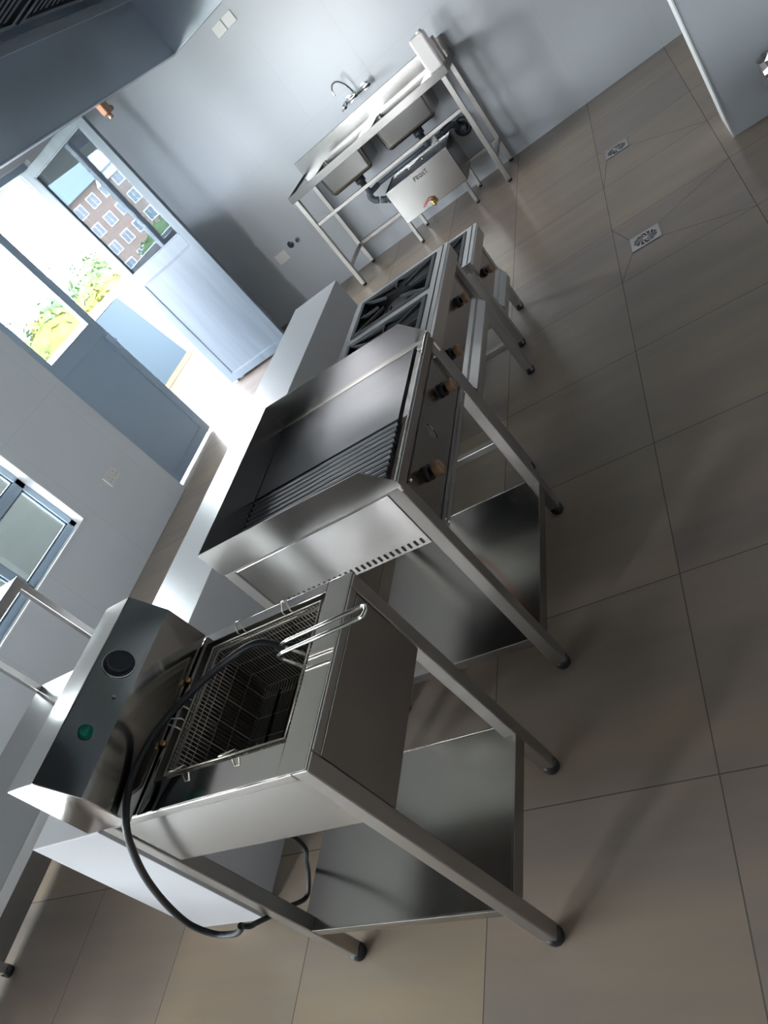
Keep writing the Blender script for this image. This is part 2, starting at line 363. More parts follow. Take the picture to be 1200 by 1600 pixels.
# rear control box (profile extruded along x)
prof=[(Y1+.008,.855),(Y1+.008,1.052),(1.418,1.052),(1.368,.970),(1.362,.855)]
MB().prism([(X0-.017,y,z) for y,z in prof],(X1-X0+.02,0,0)).build('control_box',STEELP,fy,bevel=.0025)
sl=Vector((0,.05,.082)).normalized(); nr=Vector((0,-.082,.05)).normalized()
def on_slope(x,t): 
    p=Vector((x,1.368,.970))+Vector((0,.05,.082))*t; return p
c=on_slope(.821,.50)
dl=MB().tube([c,c+nr*.004],.033,28).tube([c+nr*.004,c+nr*.018],[.027,.024],28)
dl.build('thermostat_dial',PIPEB,fy)
rg=MB(); ring=[]
u=Vector((1,0,0))
rg.tube([c+nr*.003+(u*math.cos(a)+sl*math.sin(a))*.034 for a in [2*PI*k/28 for k in range(28)]],.0016,6,closed=True)
rg.build('dial_rim',CHROME,fy)
c=on_slope(.655,.50); part(MB().tube([c,c+nr*.006],.015,20).sphere(c+nr*.005,.013,n=16).build('pilot_lamp',GREEN,fy),'round green pilot lamp')
c=on_slope(.745,.28); MB().tube([c+u*-.0+nr*.002,c+nr*.004],.004,8).build('screw',CHROME,fy)
for yy,xx in ((1.352,.70),(1.352,.86)): MB().cyl((xx,yy,.853),(xx,yy,.862),.006,10).build('brass_screw',BRASS,fy)
# undershelf
sh=MB().box(X0+.004,X1-.004,Y0+.004,Y1-.004,.205,.209); sh.box(X0+.038,X1-.038,Y0,Y0+.006,.172,.212); sh.box(X0+.002,X0+.006,Y0+.038,Y1-.038,.182,.212); sh.box(X1-.006,X1-.002,Y0+.038,Y1-.038,.182,.212)
sh.build('undershelf',STEELD,fy,bevel=.001)

# fryer basket
bk=thing('fryer_basket',(.79,1.13,.66),'rectangular wire fryer basket with twin-rod handle sitting in the fryer tank','basket')
bx0,bx1,by0,by1,bz0,bz1=.626,.948,.964,1.318,.668,.847
wm=MB()
nx,ny=34,36
for i in range(nx+1):
    x=bx0+(bx1-bx0)*i/nx
    if i%6==0: wm.tube([(x,by0,bz1),(x,by0+.008,bz0),(x,by1-.008,bz0),(x,by1,bz1)],.0013,4)
    else:
        wm.tube([(x,by0,bz1),(x,by0+.008,bz0)],.0010,4); wm.tube([(x,by1,bz1),(x,by1-.008,bz0)],.0010,4)
for j in range(ny+1):
    y=by0+(by1-by0)*j/ny; wm.tube([(bx0,y,bz1),(bx0+.008,y,bz0),(bx1-.008,y,bz0),(bx1,y,bz1)],.0010,4)
for k in range(7):
    z=bz0+(bz1-bz0)*(0,.3,.55,.72,.82,.9,.96)[k]
    wm.tube([(bx0,by0,z),(bx1,by0,z),(bx1,by1,z),(bx0,by1,z)],.0013,4,closed=True)
wm.build('wire_mesh',WIRE,bk)
rm=MB()
for z in (bz1,bz1-.014): rm.tube([(bx0,by0,z),(bx1,by0,z),(bx1,by1,z),(bx0,by1,z)],.0030,6,closed=True)
rm.build('rim',WIRE,bk)
def hook(x,y,dx,dy):
    h=MB(); s=.011
    px,py=(-dy,dx)
    pts=[(x-px*s,y-py*s,bz1-.02),(x-px*s,y-py*s,bz1+.012),(x-px*s*.6+dx*.018,y-py*s*.6+dy*.018,bz1+.028),(x+px*s*.6+dx*.018,y+py*s*.6+dy*.018,bz1+.028),(x+px*s,y+py*s,bz1+.012),(x+px*s,y+py*s,bz1-.02)]
    h.tube(pts,.0017,6); h.build('hook',WIRE,bk)
hook(bx1,1.06,1,0); hook(bx1,1.21,1,0); hook(bx0,1.10,-1,0); hook(bx0,1.25,-1,0)
hook(.74,by1,0,1); hook(.79,by1,0,1)
hd=MB()
for x,e in ((.795,0),(.823,1)):
    hd.tube([(x,.990,.77),(x,.986,.84),(x,1.004,.872),(x,1.002,.886),(x,.985,.889),(x,.90,.892),(x,.78,.897)],.0042,8)
hd.tube([(.795,.780,.897),(.797,.772,.897),(.809,.768,.897),(.821,.772,.897),(.823,.780,.897)],.0042,8)
hd.tube([(.795,.988,.80),(.823,.988,.80)],.003,6)
part(hd.build('handle',ROD,bk),'pale twin-rod handle')

# power cord
cd=thing('power_cord',(.6,1.3,.8),'black power cord looping from the fryer tank over its side and down','cord')
def smooth(pts,n=6):
    P_=[Vector(p) for p in pts]; out=[]
    for i in range(len(P_)-1):
        p0=P_[max(i-1,0)];p1=P_[i];p2=P_[i+1];p3=P_[min(i+2,len(P_)-1)]
        for k in range(n):
            t=k/n; out.append(.5*((2*p1)+(p2-p0)*t+(2*p0-5*p1+4*p2-p3)*t*t+(3*p1-p0-3*p2+p3)*t**3))
    out.append(P_[-1]); return out
ca=[(.87,.99,.81),(.85,1.03,.85),(.839,1.071,.90),(.812,1.159,.905),(.765,1.24,.905),(.701,1.312,.905),(.623,1.345,.90),(.565,1.345,.893),(.51,1.335,.875),(.492,1.385,.81),(.49,1.475,.705),(.49,1.56,.58),(.49,1.61,.47),(.49,1.595,.405),(.49,1.54,.392),(.49,1.498,.408),(.49,1.470,.432)]
MB().tube(smooth(ca),.0078,10).build('cable',CORD,cd)
cb=[(.49,1.468,.430),(.50,1.475,.40),(.52,1.50,.365),(.56,1.53,.30),(.60,1.565,.24),(.66,1.58,.15),(.70,1.545,.19),(.71,1.50,.25),(.70,1.42,.34),(.70,1.40,.45),(.70,1.38,.66)]
MB().tube(smooth(cb),.0066,10).build('cable_tail',CORD,cd)

# ------------------------------------------------------------------ griddle
gx0,gx1,gy0,gy1=1.270,1.968,.835,1.470
gr=thing('griddle',(1.62,1.15,0),'stainless half-ribbed griddle with splash guards on a leg stand, behind the fryer','griddle')
for x in (gx0+.020,gx1-.020):
    for y in (gy0+.020,gy1-.020): leg(gr,x,y,.815,.040)
# splash guards
g=MB(); t=.003
pr=[(gy1,.815),(gy1,.912),(.888,.902),(.826,.830),(.826,.815)]
g.prism([(gx0-.004,y,z) for y,z in pr],(t,0,0)); g.prism([(gx1+.004,y,z) for y,z in pr],(-t,0,0)); g.box(gx0,gx1,gy1-t,gy1,.80,.912)
g.build('splash_guard',STEEL,gr)
# side panels and vents
sp=MB().box(gx0+.002,gx0+.007,gy0+.0425,gy1-.0425,.622,.804)
sp.build('side_panel',STEEL,gr,bevel=.001)
MB().box(gx1-.007,gx1-.002,gy0+.0425,gy1-.0425,.622,.804).build('side_panel',STEEL,gr,bevel=.001)
MB().box(gx0+.04,gx1-.04,gy1-.008,gy1-.002,.622,.806).build('back_panel',STEEL,gr)
vs=MB()
for k in range(27):
    y=.893+k*.0198; vs.box(gx0+.0005,gx0+.0022,y,y+.0075,.630,.648)
vs.build('vent_slots',BLACK,gr,bevel=.0006)
for xx in (gx0-.003,gx1-.012): MB().box(xx,xx+.015,gy0+.01,gy1-.01,.808,.817).build('top_rail',TUBE,gr,bevel=.001)
# plate: smooth part and ribbed part
pl=MB().box(1.585,gx1-.006,.890,gy1-.006,.800,.815).box(gx0+.006,1.585,.890,gy1-.006,.795,.799)
xr=gx0+.006; nr_=13; wd=(1.585-xr)/nr_
for k in range(nr_):
    a=xr+k*wd
    vs_=[(a,.799),(a+wd*.10,.810),(a+wd*.25,.815),(a+wd*.45,.815),(a+wd*.60,.810),(a+wd*.68,.799)]
    pl.prism([(x,.890,z) for x,z in vs_],(0,gy1-.006-.890,0))
pl.build('cooking_plate',PLATE,gr)
gt=MB().box(gx0+.004,gx1-.004,.842,.890,.778,.782); gt.build('grease_gutter',CAST,gr)
lp=MB(); lpp=[(.826,.800),(.826,.826),(.829,.831),(.838,.831),(.842,.826),(.842,.780),(.846,.780),(.846,.796)]
lp.box(gx0,gx1,.828,.842,.795,.830); lp.build('front_lip',STEELP,gr,bevel=.004)
def hole_plate(x0,x1,z0,z1,y,cx,cz,rx,rz,th=.003,n=24):
    m=MB(); vs=[];fs=[]
    def rp(a):
        dx,dz=math.cos(a),math.sin(a); tx=((x1-cx) if dx>0 else (cx-x0))/max(abs(dx),1e-9); tz=((z1-cz) if dz>0 else (cz-z0))/max(abs(dz),1e-9); q=min(tx,tz); return (cx+dx*q,cz+dz*q)
    angs=sorted(set([2*PI*k/n for k in range(n)]+[math.atan2(z-cz,x-cx)%(2*PI) for x in (x0,x1) for z in (z0,z1)])); n=len(angs)
    for yy in (y,y+th):
        for a in angs: vs.append((cx+rx*math.cos(a),yy,cz+rz*math.sin(a)))
        for a in angs:
            q=rp(a); vs.append((q[0],yy,q[1]))
    for k in range(n):
        j=(k+1)%n; fs.append((k,j,n+j,n+k)); fs.append((2*n+k,3*n+k,3*n+j,2*n+j)); fs.append((k,2*n+k,2*n+j,j)); fs.append((n+k,n+j,3*n+j,3*n+k))
    return m.add(vs,fs)
hole_plate(gx0+.04,gx1-.04,.630,.792,.847,1.60,.722,.019,.028).build('front_panel',STEELD,gr)
MB().box(gx0+.04,gx1-.04,.840,.846,.625,.634).box(gx0+.04,gx1-.04,.833,.838,.614,.626).build('panel_lip',TUBE,gr,bevel=.001)
def knob(root,x,y,z,r=.019):
    k=MB().tube([(x,y,z),(x,y-.012,z)],r*1.05,18,1).tube([(x,y-.012,z),(x,y-.030,z)],r*.55,12,1).tube([(x,y-.024,z),(x,y-.027,z),(x,y-.042,z),(x,y-.045,z)],[r*.9,r,r,r*.88],20)
    k.box(x-.003,x+.003,y-.047,y-.044,z-r*.7,z+r*.7,0)
    k.build('knob',[KNOB,BLACK],root)
knob(gr,1.43,.847,.712,.021); knob(gr,1.82,.847,.708,.021)
for x,z in ((1.325,.618),(1.912,.618),(1.33,.778),(1.905,.775)): MB().sphere((x,.836,z),.0055,n=10).build('screw',CHROME,gr)
s2=MB().box(gx0+.005,gx1-.005,gy0+.004,gy1-.01,.160,.164); s2.box(gx0+.040,gx1-.040,gy0+.001,gy0+.005,.128,.166); s2.box(gx0+.002,gx0+.006,gy0+.04,gy1-.04,.132,.166); s2.box(gx1-.006,gx1-.002,gy0+.04,gy1-.04,.132,.166)
s2.build('undershelf',STEELD,gr,bevel=.001)
hs=MB().tube(smooth([(1.72,1.15,.60),(1.76,1.12,.45),(1.80,1.13,.33),(1.83,1.20,.22),(1.86,1.24,.173)]),.006,8); hs.build('gas_hose',HOSE,gr)

# ------------------------------------------------------------------ gas stoves
def stove(x0,x1,y0,y1,zt,nb,label,legs,knobs,tray=True):
    r=thing('gas_stove',((x0+x1)/2,(y0+y1)/2,0),label,'stove')
    for (x,y) in legs: leg(r,x,y,zt-.05,.040,TUBE,.012,fr=.02)
    # top surround with openings
    n=nb; m=.035; gap=.055; wdt=((x1-x0)-2*m-(n-1)*gap)/n
    tp=MB(); tp.box(x0,x1,y0,y0+.055,zt-.004,zt); tp.box(x0,x1,y1-m,y1,zt-.004,zt)
    xs=x0+m; tp.box(x0,xs,y0+.055,y1-m,zt-.004,zt)
    ops=[]
    for i in range(n):
        ops.append((xs,xs+wdt)); e=xs+wdt; xs=e+gap
        tp.box(e,(xs if i<n-1 else x1),y0+.055,y1-m,zt-.004,zt)
    tp.build('top_plate',STEEL,r,bevel=.001)
    # rounded front nose
    ns=MB(); q=[(y0+.02,zt),(y0+.006,zt-.004),(y0,zt-.016),(y0,zt-.075),(y0+.012,zt-.080),(y0+.03,zt-.080),(y0+.03,zt)]
    ns.prism([(x0,y,z) for y,z in q],(x1-x0,0,0)); ns.build('front_nose',STEEL,r,bevel=.004)
    sd=MB(); sd.box(x0,x0+.004,y0+.03,y1,zt-.10,zt-.004); sd.box(x1-.004,x1,y0+.03,y1,zt-.10,zt-.004); sd.box(x0+.004,x1-.004,y1-.004,y1,zt-.10,zt-.004); sd.build('side_panel',STEEL,r)
    for (a,b_) in ops:
        c0,c1=y0+.055,y1-m; gz=zt+.004
        g=MB(); fw=.022
        g.ring(a,b_,c0,c1,a+fw,b_-fw,c0+fw,c1-fw,gz-.018,gz)
        cx,cy=(a+b_)/2,(c0+c1)/2
        gg=g.build('pan_support',CAST,r,bevel=.003)
        bl=MB()
        for sx_,sy_ in ((1,1),(1,-1),(-1,1),(-1,-1)):
            ex,ey=cx+sx_*((b_-a)/2-fw),cy+sy_*((c1-c0)/2-fw); ix,iy=cx+sx_*.045,cy+sy_*.045
            d=Vector((-(ey-iy),ex-ix,0)).normalized()*.004
            pts=[(ex,ey,gz-.018),(ex,ey,gz-.002),(ix,iy,gz-.002),(ix,iy,gz-.012)]
            bl.prism([Vector(p_)-d for p_ in pts],2*d)
        for sx_,sy_ in ((1,0),(-1,0),(0,1),(0,-1)):
            ex,ey=cx+sx_*((b_-a)/2-fw),cy+sy_*((c1-c0)/2-fw); ix,iy=cx+sx_*.085,cy+sy_*.085
            d=Vector((sy_,sx_,0))*.003
            bl.prism([Vector(p_)-d for p_ in [(ex,ey,gz-.018),(ex,ey,gz-.002),(ix,iy,gz-.002),(ix,iy,gz-.012)]],2*d)
        bl.build('blade',CAST,gg)
        tr=MB(); zz=zt-.075
        tr.add([(a,c0,zt-.005),(b_,c0,zt-.005),(b_,c1,zt-.005),(a,c1,zt-.005),(a+.02,c0+.02,zz),(b_-.02,c0+.02,zz),(b_-.02,c1-.02,zz),(a+.02,c1-.02,zz)],[(0,1,5,4),(1,2,6,5),(2,3,7,6),(3,0,4,7),(4,5,6,7)])
        tr.build('drip_pan',BURN,r)
        br=MB().tube([(cx,cy,zz),(cx,cy,zt-.045)],.035,20).tube([(cx,cy,zt-.045),(cx,cy,zt-.033)],[.055,.050],24).tube([(cx+.085*math.cos(a_),cy+.085*math.sin(a_),zt-.05) for a_ in [2*PI*k/24 for k in range(24)]],.010,8,closed=True)
        br.build('burner',CAST,r)
    MB().box(x0+.045,x1-.045,y0+.034,y0+.038,zt-.235,zt-.075).build('front_panel',STEELD,r)
    if tray:
        MB().box(x0+.045,x1-.045,y0+.022,y0+.200,zt-.265,zt-.255).prism([(x0+.045,y0+.040,zt-.225),(x0+.045,y0+.044,zt-.225),(x0+.045,y0+.012,zt-.300),(x0+.045,y0+.006,zt-.300)],(x1-x0-.09,0,0)).build('drip_tray',STEEL,r,bevel=.002)
    MB().box(x0+.02,x1-.02,y0+.015,y0+.035,zt-.345,zt-.315).build('front_rail',TUBE,r,bevel=.002)
    for (x,z) in knobs: knob(r,x,y0+.034,z,.022)
    # low side braces
    lx=sorted(set(l[0] for l in legs)); ly=sorted(set(l[1] for l in legs))
    for x in lx: MB().box(x-.015,x+.015,ly[0]+.02,ly[-1]-.02,.17,.20).build('side_brace',TUBE,r,bevel=.002)
    MB().box(lx[0]+.02,lx[-1]-.02,ly[-1]-.015,ly[-1]+.015,.17,.20).build('back_brace',TUBE,r,bevel=.002)
    return r
stove(2.225,3.000,.935,1.440,.720,2,'two-burner stainless gas stove with cast pan supports, behind the griddle',[(2.25,.968),(2.965,.968),(2.25,1.41),(2.965,1.41)],[(2.745,.565),(2.335,.565)])
stove(3.255,3.720,.985,1.450,.505,1,'low single-burner gas stove at the far end of the cooker row',[(3.235+.02,1.017),(3.66,1.035),(3.255,1.42),(3.66,1.42)],[(3.44,.36)])

# ------------------------------------------------------------------ far sink table
sk=thing('sink_table',(6.04,1.88,0),'stainless double-bowl sink table on legs against the far wall','sink')
sy0,sy1=1.10,2.645; sx0,sx1=5.77,6.32
for x in (5.80,6.27):
    for y in (1.150,2.615): leg(sk,x,y,.885,.038,TUBE,.022,fr=.017)
B=((1.945,2.385),(1.330,1.805)); bxa,bxb=5.845,6.205
tp=MB(); zt=.925
tp.box(sx0,bxa,sy0,sy1,zt-.004,zt); tp.box(bxb,sx1,sy0,sy1,zt-.004,zt); tp.box(bxa,bxb,sy0,B[1][0],zt-.004,zt); tp.box(bxa,bxb,B[1][1],B[0][0],zt-.004,zt); tp.box(bxa,bxb,B[0][1],sy1,zt-.004,zt)
tp.build('worktop',SINKS,sk)
ap=MB(); ap.box(sx0-.004,sx0+.004,sy0,sy1,.880,.938); ap.box(sx0,sx1,sy0-.004,sy0+.004,.880,.938); ap.box(sx0,sx1,sy1-.004,sy1+.004,.880,.938); ap.build('apron',SINKS,sk,bevel=.002)
MB().box(6.305,6.322,sy0,sy1,.88,1.052).build('backsplash',SINKS,sk,bevel=.003)
for (a,b_) in B:
    bm_=MB(); zb=.700
    vs=[(bxa,a,zt),(bxb,a,zt),(bxb,b_,zt),(bxa,b_,zt),(bxa+.01,a+.012,zb),(bxb-.01,a+.012,zb),(bxb-.01,b_-.012,zb),(bxa+.01,b_-.012,zb)]
    bm_.add(vs,[(0,1,5,4),(1,2,6,5),(2,3,7,6),(3,0,4,7),(4,5,6,7)])
    o=bm_.build('bowl',SINKS,sk,bevel=.035,seg=5)
    pass
    MB().cyl(((bxa+bxb)/2,(a+b_)/2,.60),((bxa+bxb)/2,(a+b_)/2,.700),.028,16).cyl(((bxa+bxb)/2,(a+b_)/2,.64),((bxa+bxb)/2,(a+b_)/2,.68),.042,16).build('waste_outlet',PIPEB,sk)
MB().box(5.788,5.812,1.17,2.595,.618,.645).build('front_rail',TUBE,sk,bevel=.002)
MB().box(6.258,6.282,1.17,2.595,.185,.215).build('back_brace',TUBE,sk,bevel=.002)
for y in (1.150,2.615): MB().box(5.82,6.25,y-.012,y+.012,.185,.215).build('side_brace',TUBE,sk,bevel=.002)

# tap
tp=thing('mixer_tap',(6.33,1.865,1.13),'chrome gooseneck mixer tap on the far wall above the sink','tap')
MB().cyl((6.262,1.77,1.135),(6.262,1.96,1.135),.012,14).cyl((6.262,1.79,1.135),(6.33,1.79,1.135),.013,14).cyl((6.262,1.94,1.135),(6.33,1.94,1.135),.013,14).cyl((6.322,1.79,1.135),(6.33,1.79,1.135),.030,18).cyl((6.322,1.94,1.135),(6.33,1.94,1.135),.030,18).cyl((6.262,1.865,1.12),(6.262,1.865,1.165),.016,14).build('valve_body',CHROME,tp)
MB().tube(smooth([(6.262,1.865,1.16),(6.250,1.868,1.20),(6.225,1.878,1.255),(6.195,1.905,1.30),(6.165,1.935,1.305),(6.145,1.955,1.28),(6.14,1.965,1.235)]),.0075,10).build('spout',CHROME,tp)
MB().cyl((6.262,1.77,1.135),(6.262,1.745,1.135),.018,16).sphere((6.25,1.735,1.14),.026,n=16).build('tap_handle',CHROME,tp)
MB().cyl((6.262,1.96,1.135),(6.262,1.985,1.135),.018,16).sphere((6.25,1.985,1.125),.022,n=16).cyl((6.23,1.985,1.12),(6.19,2.0,1.115),.006,8).build('tap_handle',CHROME,tp)

# jug on sink table
jg=MB(); 
for zz in (0,):
    jg.box(5.83,5.93,1.112,1.232,.927,1.190)
jo=jg.build('jug_body',JUG,None,bevel=.02,seg=4); 
jt=thing('plastic_jug',(5.88,1.176,.927),'white plastic jug standing on the right end of the sink table','jug')
jo.parent=jt; jo.location=(-5.88,-1.176,-.927)
for p_ in jo.data.polygons: p_.use_smooth=True
MB().cyl((5.88,1.145,1.188),(5.88,1.145,1.204),.022,18).build('cap',JUG,jt)
o=MB().box(6.02,6.12,1.12,1.20,.927,1.10).build('cardboard_box',mat('brown_card',(.42,.35,.31),.7),bevel=.003,loc=(6.07,1.16,.927)); tag(o,'small brown box behind the white jug on the sink table','box')

# grease trap
gtp=thing('grease_trap',(6.0,1.71,0),'stainless grease trap tank on legs beneath the sink table','tank')
tx0,tx1,ty0,ty1=5.82,6.205,1.41,2.0
tb=MB(); tb.box(tx0,tx1,ty0,ty1,.198,.202); tb.box(tx0,tx0+.003,ty0,ty1,.20,.490); tb.box(tx1-.003,tx1,ty0,ty1,.20,.490); tb.box(tx0,tx1,ty0,ty0+.003,.20,.490); tb.box(tx0,tx1,ty1-.003,ty1,.20,.490)
tb.build('tank_body',STEEL,gtp)
MB().box(tx0+.012,tx1-.006,ty0+.012,ty1-.012,.478,.484).build('lid',FILTER,gtp)  # dark steel puts the shade over the lid into its colour
MB().tube([(5.95,1.64,.484),(5.95,1.64,.515)],.004,8).tube([(5.95,1.77,.484),(5.95,1.77,.515)],.004,8).tube([(5.95,1.61,.517),(5.95,1.80,.517)],.006,8).build('lid_handle',ROD,gtp)
for x in (tx0+.016,tx1-.016):
    for y in (ty0+.035,ty1-.012): leg(gtp,x,y,.20,.030,TUBE,.015,fr=.014)
vb=MB().cyl((5.82,1.715,.232),(5.785,1.712,.228),.012,12).cyl((5.80,1.715,.232),(5.79,1.715,.232),.020,8).cyl((5.785,1.712,.228),(5.768,1.706,.200),.014,12).sphere((5.787,1.712,.229),.019,n=12)
v=vb.build('drain_valve',BRASS,gtp)
MB().tube([(5.787,1.715,.248),(5.785,1.74,.258),(5.785,1.80,.238)],.004,6).build('lever',RED,v)
MB().cyl((6.0,2.0,.40),(6.0,2.07,.40),.026,18).build('inlet_stub',CHROME,gtp)
# hand lettering FRONT
tx=MB(); 
def stroke(pts): tx.tube([(tx0-.001,a,b_) for a,b_ in pts],.0026,5)
h0,hh=.424,.032; yy=1.748; wl_=.017; gap=.0255
def Lp(*pts): stroke([(yy-px*wl_,h0+pz*hh) for px,pz in pts])
Lp((0,0),(0,1),(1,1)); Lp((0,.55),(.8,.55)); yy-=gap
Lp((0,0),(0,1),(.9,.9),(.8,.55),(0,.5),(1,0)); yy-=gap
Lp((.5,0),(0,.3),(.1,.8),(.6,.95),(1,.6),(.9,.15),(.5,0)); yy-=gap
Lp((0,0),(0,1),(1,0),(1,1)); yy-=gap
Lp((0,1),(1.1,1)); Lp((.5,1),(.6,0))
part(tx.build('lettering',BLACK,gtp),'black hand lettering reading FRONT')

# waste pipes
wp=thing('waste_pipe',(6.1,1.8,.4),'grey plastic waste pipe run under the sink bowls','pipe')
MB().tube(smooth([(6.03,2.165,.62),(6.03,2.165,.56),(6.05,2.165,.53),(6.12,2.10,.53)]),.022,12).tube([(6.12,2.10,.53),(6.12,1.45,.53)],.018,12).tube([(6.03,1.567,.62),(6.03,1.567,.56),(6.12,1.567,.53)],.022,12).build('pipe_run',PIPE,wp)
MB().cyl((6.12,1.56,.53),(6.12,1.50,.53),.030,16).build('coupling',WHITEP,wp)
MB().tube(smooth([(6.12,1.45,.53),(6.14,1.38,.535),(6.18,1.35,.51),(6.22,1.345,.47)]),.026,14).build('elbow',PIPEB,wp)
MB().tube(smooth([(6.08,2.165,.54),(6.09,2.205,.50),(6.09,2.195,.455),(6.09,2.165,.435)]),.028,14).build('trap',PIPE,wp)
MB().cyl((6.09,2.150,.425),(6.09,2.105,.395),.028,16).build('cap',PIPE,wp)
o=MB().tube([(6.33,1.315,.45),(6.26,1.315,.45)],.040,20).tube([(6.24+.0*math.cos(a),1.315+.055*math.cos(a),.45+.055*math.sin(a)) for a in [2*PI*k/24 for k in range(24)]],.018,10,closed=True).tube([(6.26,1.315,.45),(6.20,1.33,.42)],.030,16,1).build('wall_waste_ring',[PIPEB,PIPE],loc=(6.33,1.315,.45)); tag(o,'black round wall waste connector at the right beneath the sink','pipe')

# ------------------------------------------------------------------ extraction hood
hd=thing('extraction_hood',(2.2,1.1,2.0),'large stainless extraction hood hanging above the cookers','hood')
hx0,hx1,hy0,hy1,hz=-.30,4.06,-.10,1.845,2.0
cp=MB(); t=.012
cp.box(hx0,hx1,hy1-t,hy1,hz,2.33); cp.box(hx0,hx1,hy0,hy0+t,hz,2.33); cp.box(hx1-t,hx1,hy0,hy1,hz,2.33); cp.box(hx0,hx0+t,hy0,hy1,hz,2.33)
cp.box(hx0,hx1,hy0,hy1,2.33,2.345)
cp.box(hx0,hx1,hy1-.03,hy1,hz-.004,hz+.004); cp.box(hx1-.03,hx1,hy0,hy1,hz-.004,hz+.004)
cp.build('canopy',HOOD,hd,bevel=.002)
MB().box(.9,1.9,.8,1.4,2.345,ZC).build('duct',HOOD,hd)
# inner ledge and grease filters
MB().box(hx0+t,hx1-t,hy1-t-.075,hy1-t,2.285,2.290).box(hx0+t,hx1-t,hy1-t-.079,hy1-t-.075,2.255,2.290).build('gutter_ledge',HOOD,hd,bevel=.001)
MB().box(hx0+t,hx1-t,.86,.90,2.26,2.33).build('centre_beam',HOOD,hd)
for k in range(7):
    a=hx0+.10+k*.60
    for (u0,u1) in ((.92,1.66),(.06,.84)):
        f_=MB().box(a,a+.56,u0,u1,2.300,2.325).box(a,a+.56,u1-.025,u1,2.285,2.300).box(a,a+.56,u0,u0+.025,2.285,2.300).box(a,a+.025,u0+.025,u1-.025,2.285,2.300).box(a+.535,a+.56,u0+.025,u1-.025,2.285,2.300)
        for q in range(11): f_.box(a+.04+q*.044,a+.064+q*.044,u0+.03,u1-.03,2.293,2.300)
        f_.build('grease_filter',FILTER,hd)
vv=thing('gas_valve',(3.2,1.86,2.0),'small bronze valve with black cap clipped to the hood rim','valve')
MB().box(3.18,3.235,1.846,1.874,1.955,2.02).cyl((3.205,1.86,1.955),(3.205,1.86,1.935),.010,12).build('valve_body',COPPER,vv,bevel=.004)
MB().cyl((3.225,1.868,1.975),(3.29,1.88,1.972),.011,14).build('cap',BLACK,vv)

# ------------------------------------------------------------------ left worktable with overshelf
wt=thing('worktable',(.9,3.05,0),'low stainless worktable with overshelf frame behind the half wall, left edge of picture','table')
ax0,ax1,ay0,ay1,az=-.30,1.665,2.700,3.385,.480
MB().box(ax0,ax1,ay0,ay1,az-.004,az).build('tabletop',STEELD,wt,bevel=.001)
MB().box(ax0,ax1,ay0-.002,ay0+.004,az-.042,az+.001).box(ax1-.004,ax1+.002,ay0,ay1,az-.042,az+.001).build('apron',STEEL,wt,bevel=.002)
for x,y in ((.60,ay1+.0),(ax1-.03,ay1-.03),(ax1-.03,ay0+.03),(ax0+.03,ay0+.03),(ax0+.03,ay1-.03)):
    leg(wt,x,y,az-.01,.038)
MB().box(ax0+.02,ax1-.05,ay1+.021,ay1+.026,.035,az-.01).build('back_panel',STEELD,wt)
for y in (ay0+.018,ay1-.018):
    MB().box(ax1-.034,ax1-.002,y-.016,y+.016,az,1.0).build('post',STEEL,wt,bevel=.002)
    MB().box(ax0+.002,ax0+.034,y-.016,y+.016,az,1.0).build('post',STEEL,wt,bevel=.002)
MB().box(ax0,ax1,ay0+.002,ay1,1.0,1.004).box(ax0,ax1,ay0,ay0+.006,.965,1.006).build('overshelf',STEEL,wt,bevel=.001)

# ------------------------------------------------------------------ floor drains
def drain(cx,cy,label):
    d=thing('floor_drain',(cx,cy,0),label,'drain'); s=.073; z=.003
    MB().box(cx-s,cx+s,cy-s,cy+s,.0005,.0022).build('drain_cup',BLACK,d)
    g=MB()
    # plate with round opening
    n=32
    def rp(a):
        dx,dy=math.cos(a),math.sin(a); q=s/max(abs(dx),abs(dy)); return (cx+dx*q,cy+dy*q)
    vs=[];fs=[]
    for k in range(n):
        a=2*PI*k/n+PI/n*0; vs.append((cx+.058*math.cos(a),cy+.058*math.sin(a),z)); q=rp(a); vs.append((q[0],q[1],z))
    for k in range(n):
        j=(k+1)%n; fs.append((2*k,2*k+1,2*j+1,2*j))
    g.add(vs,fs); g.build('grate_plate',STEEL,d)
    p=MB(); p.tube([(cx,cy,.002),(cx,cy,z+.001)],.013,16)
    for k in range(12):
        a=2*PI*k/12; a2=a+.42
        q=[(.012,a-.12),(.033,a+.02),(.056,a2-.03),(.058,a2+.16),(.036,a+.26),(.012,a+.14)]
        p.prism([(cx+r_*math.cos(t_),cy+r_*math.sin(t_),.0024) for r_,t_ in q],(0,0,.0014))
    p.build('grate_spokes',STEEL,d)
drain(3.60,.333,'square steel floor drain grate nearer the camera')
drain(4.985,.358,'square steel floor drain grate nearer the far wall')
# mitred cuts of the tiles around the drains
GR=mat('grout',(.09,.078,.065),.8)
def cut(x0,y0,x1,y1):
    d=Vector((x1-x0,y1-y0,0)).normalized(); q=Vector((-d.y,d.x,0))*.0016
    a=Vector((x0,y0,.0004)); b_=Vector((x1,y1,.0004)); ct.add([a-q,b_-q,b_+q,a+q],[(0,1,2,3)])
ct=MB()
for cx,cy,xa,xb in ((3.60,.333,3.298,3.905),(4.985,.358,4.512,5.119)):
    s=.073
    for sx_,sy_,tx_,ty_ in ((-1,-1,xa,-.125),(1,-1,xb,-.125),(-1,1,xa,.482),(1,1,xb,.482)): cut(cx+sx_*s,cy+sy_*s,tx_,ty_)
struct(ct.build('trim_4',GR))

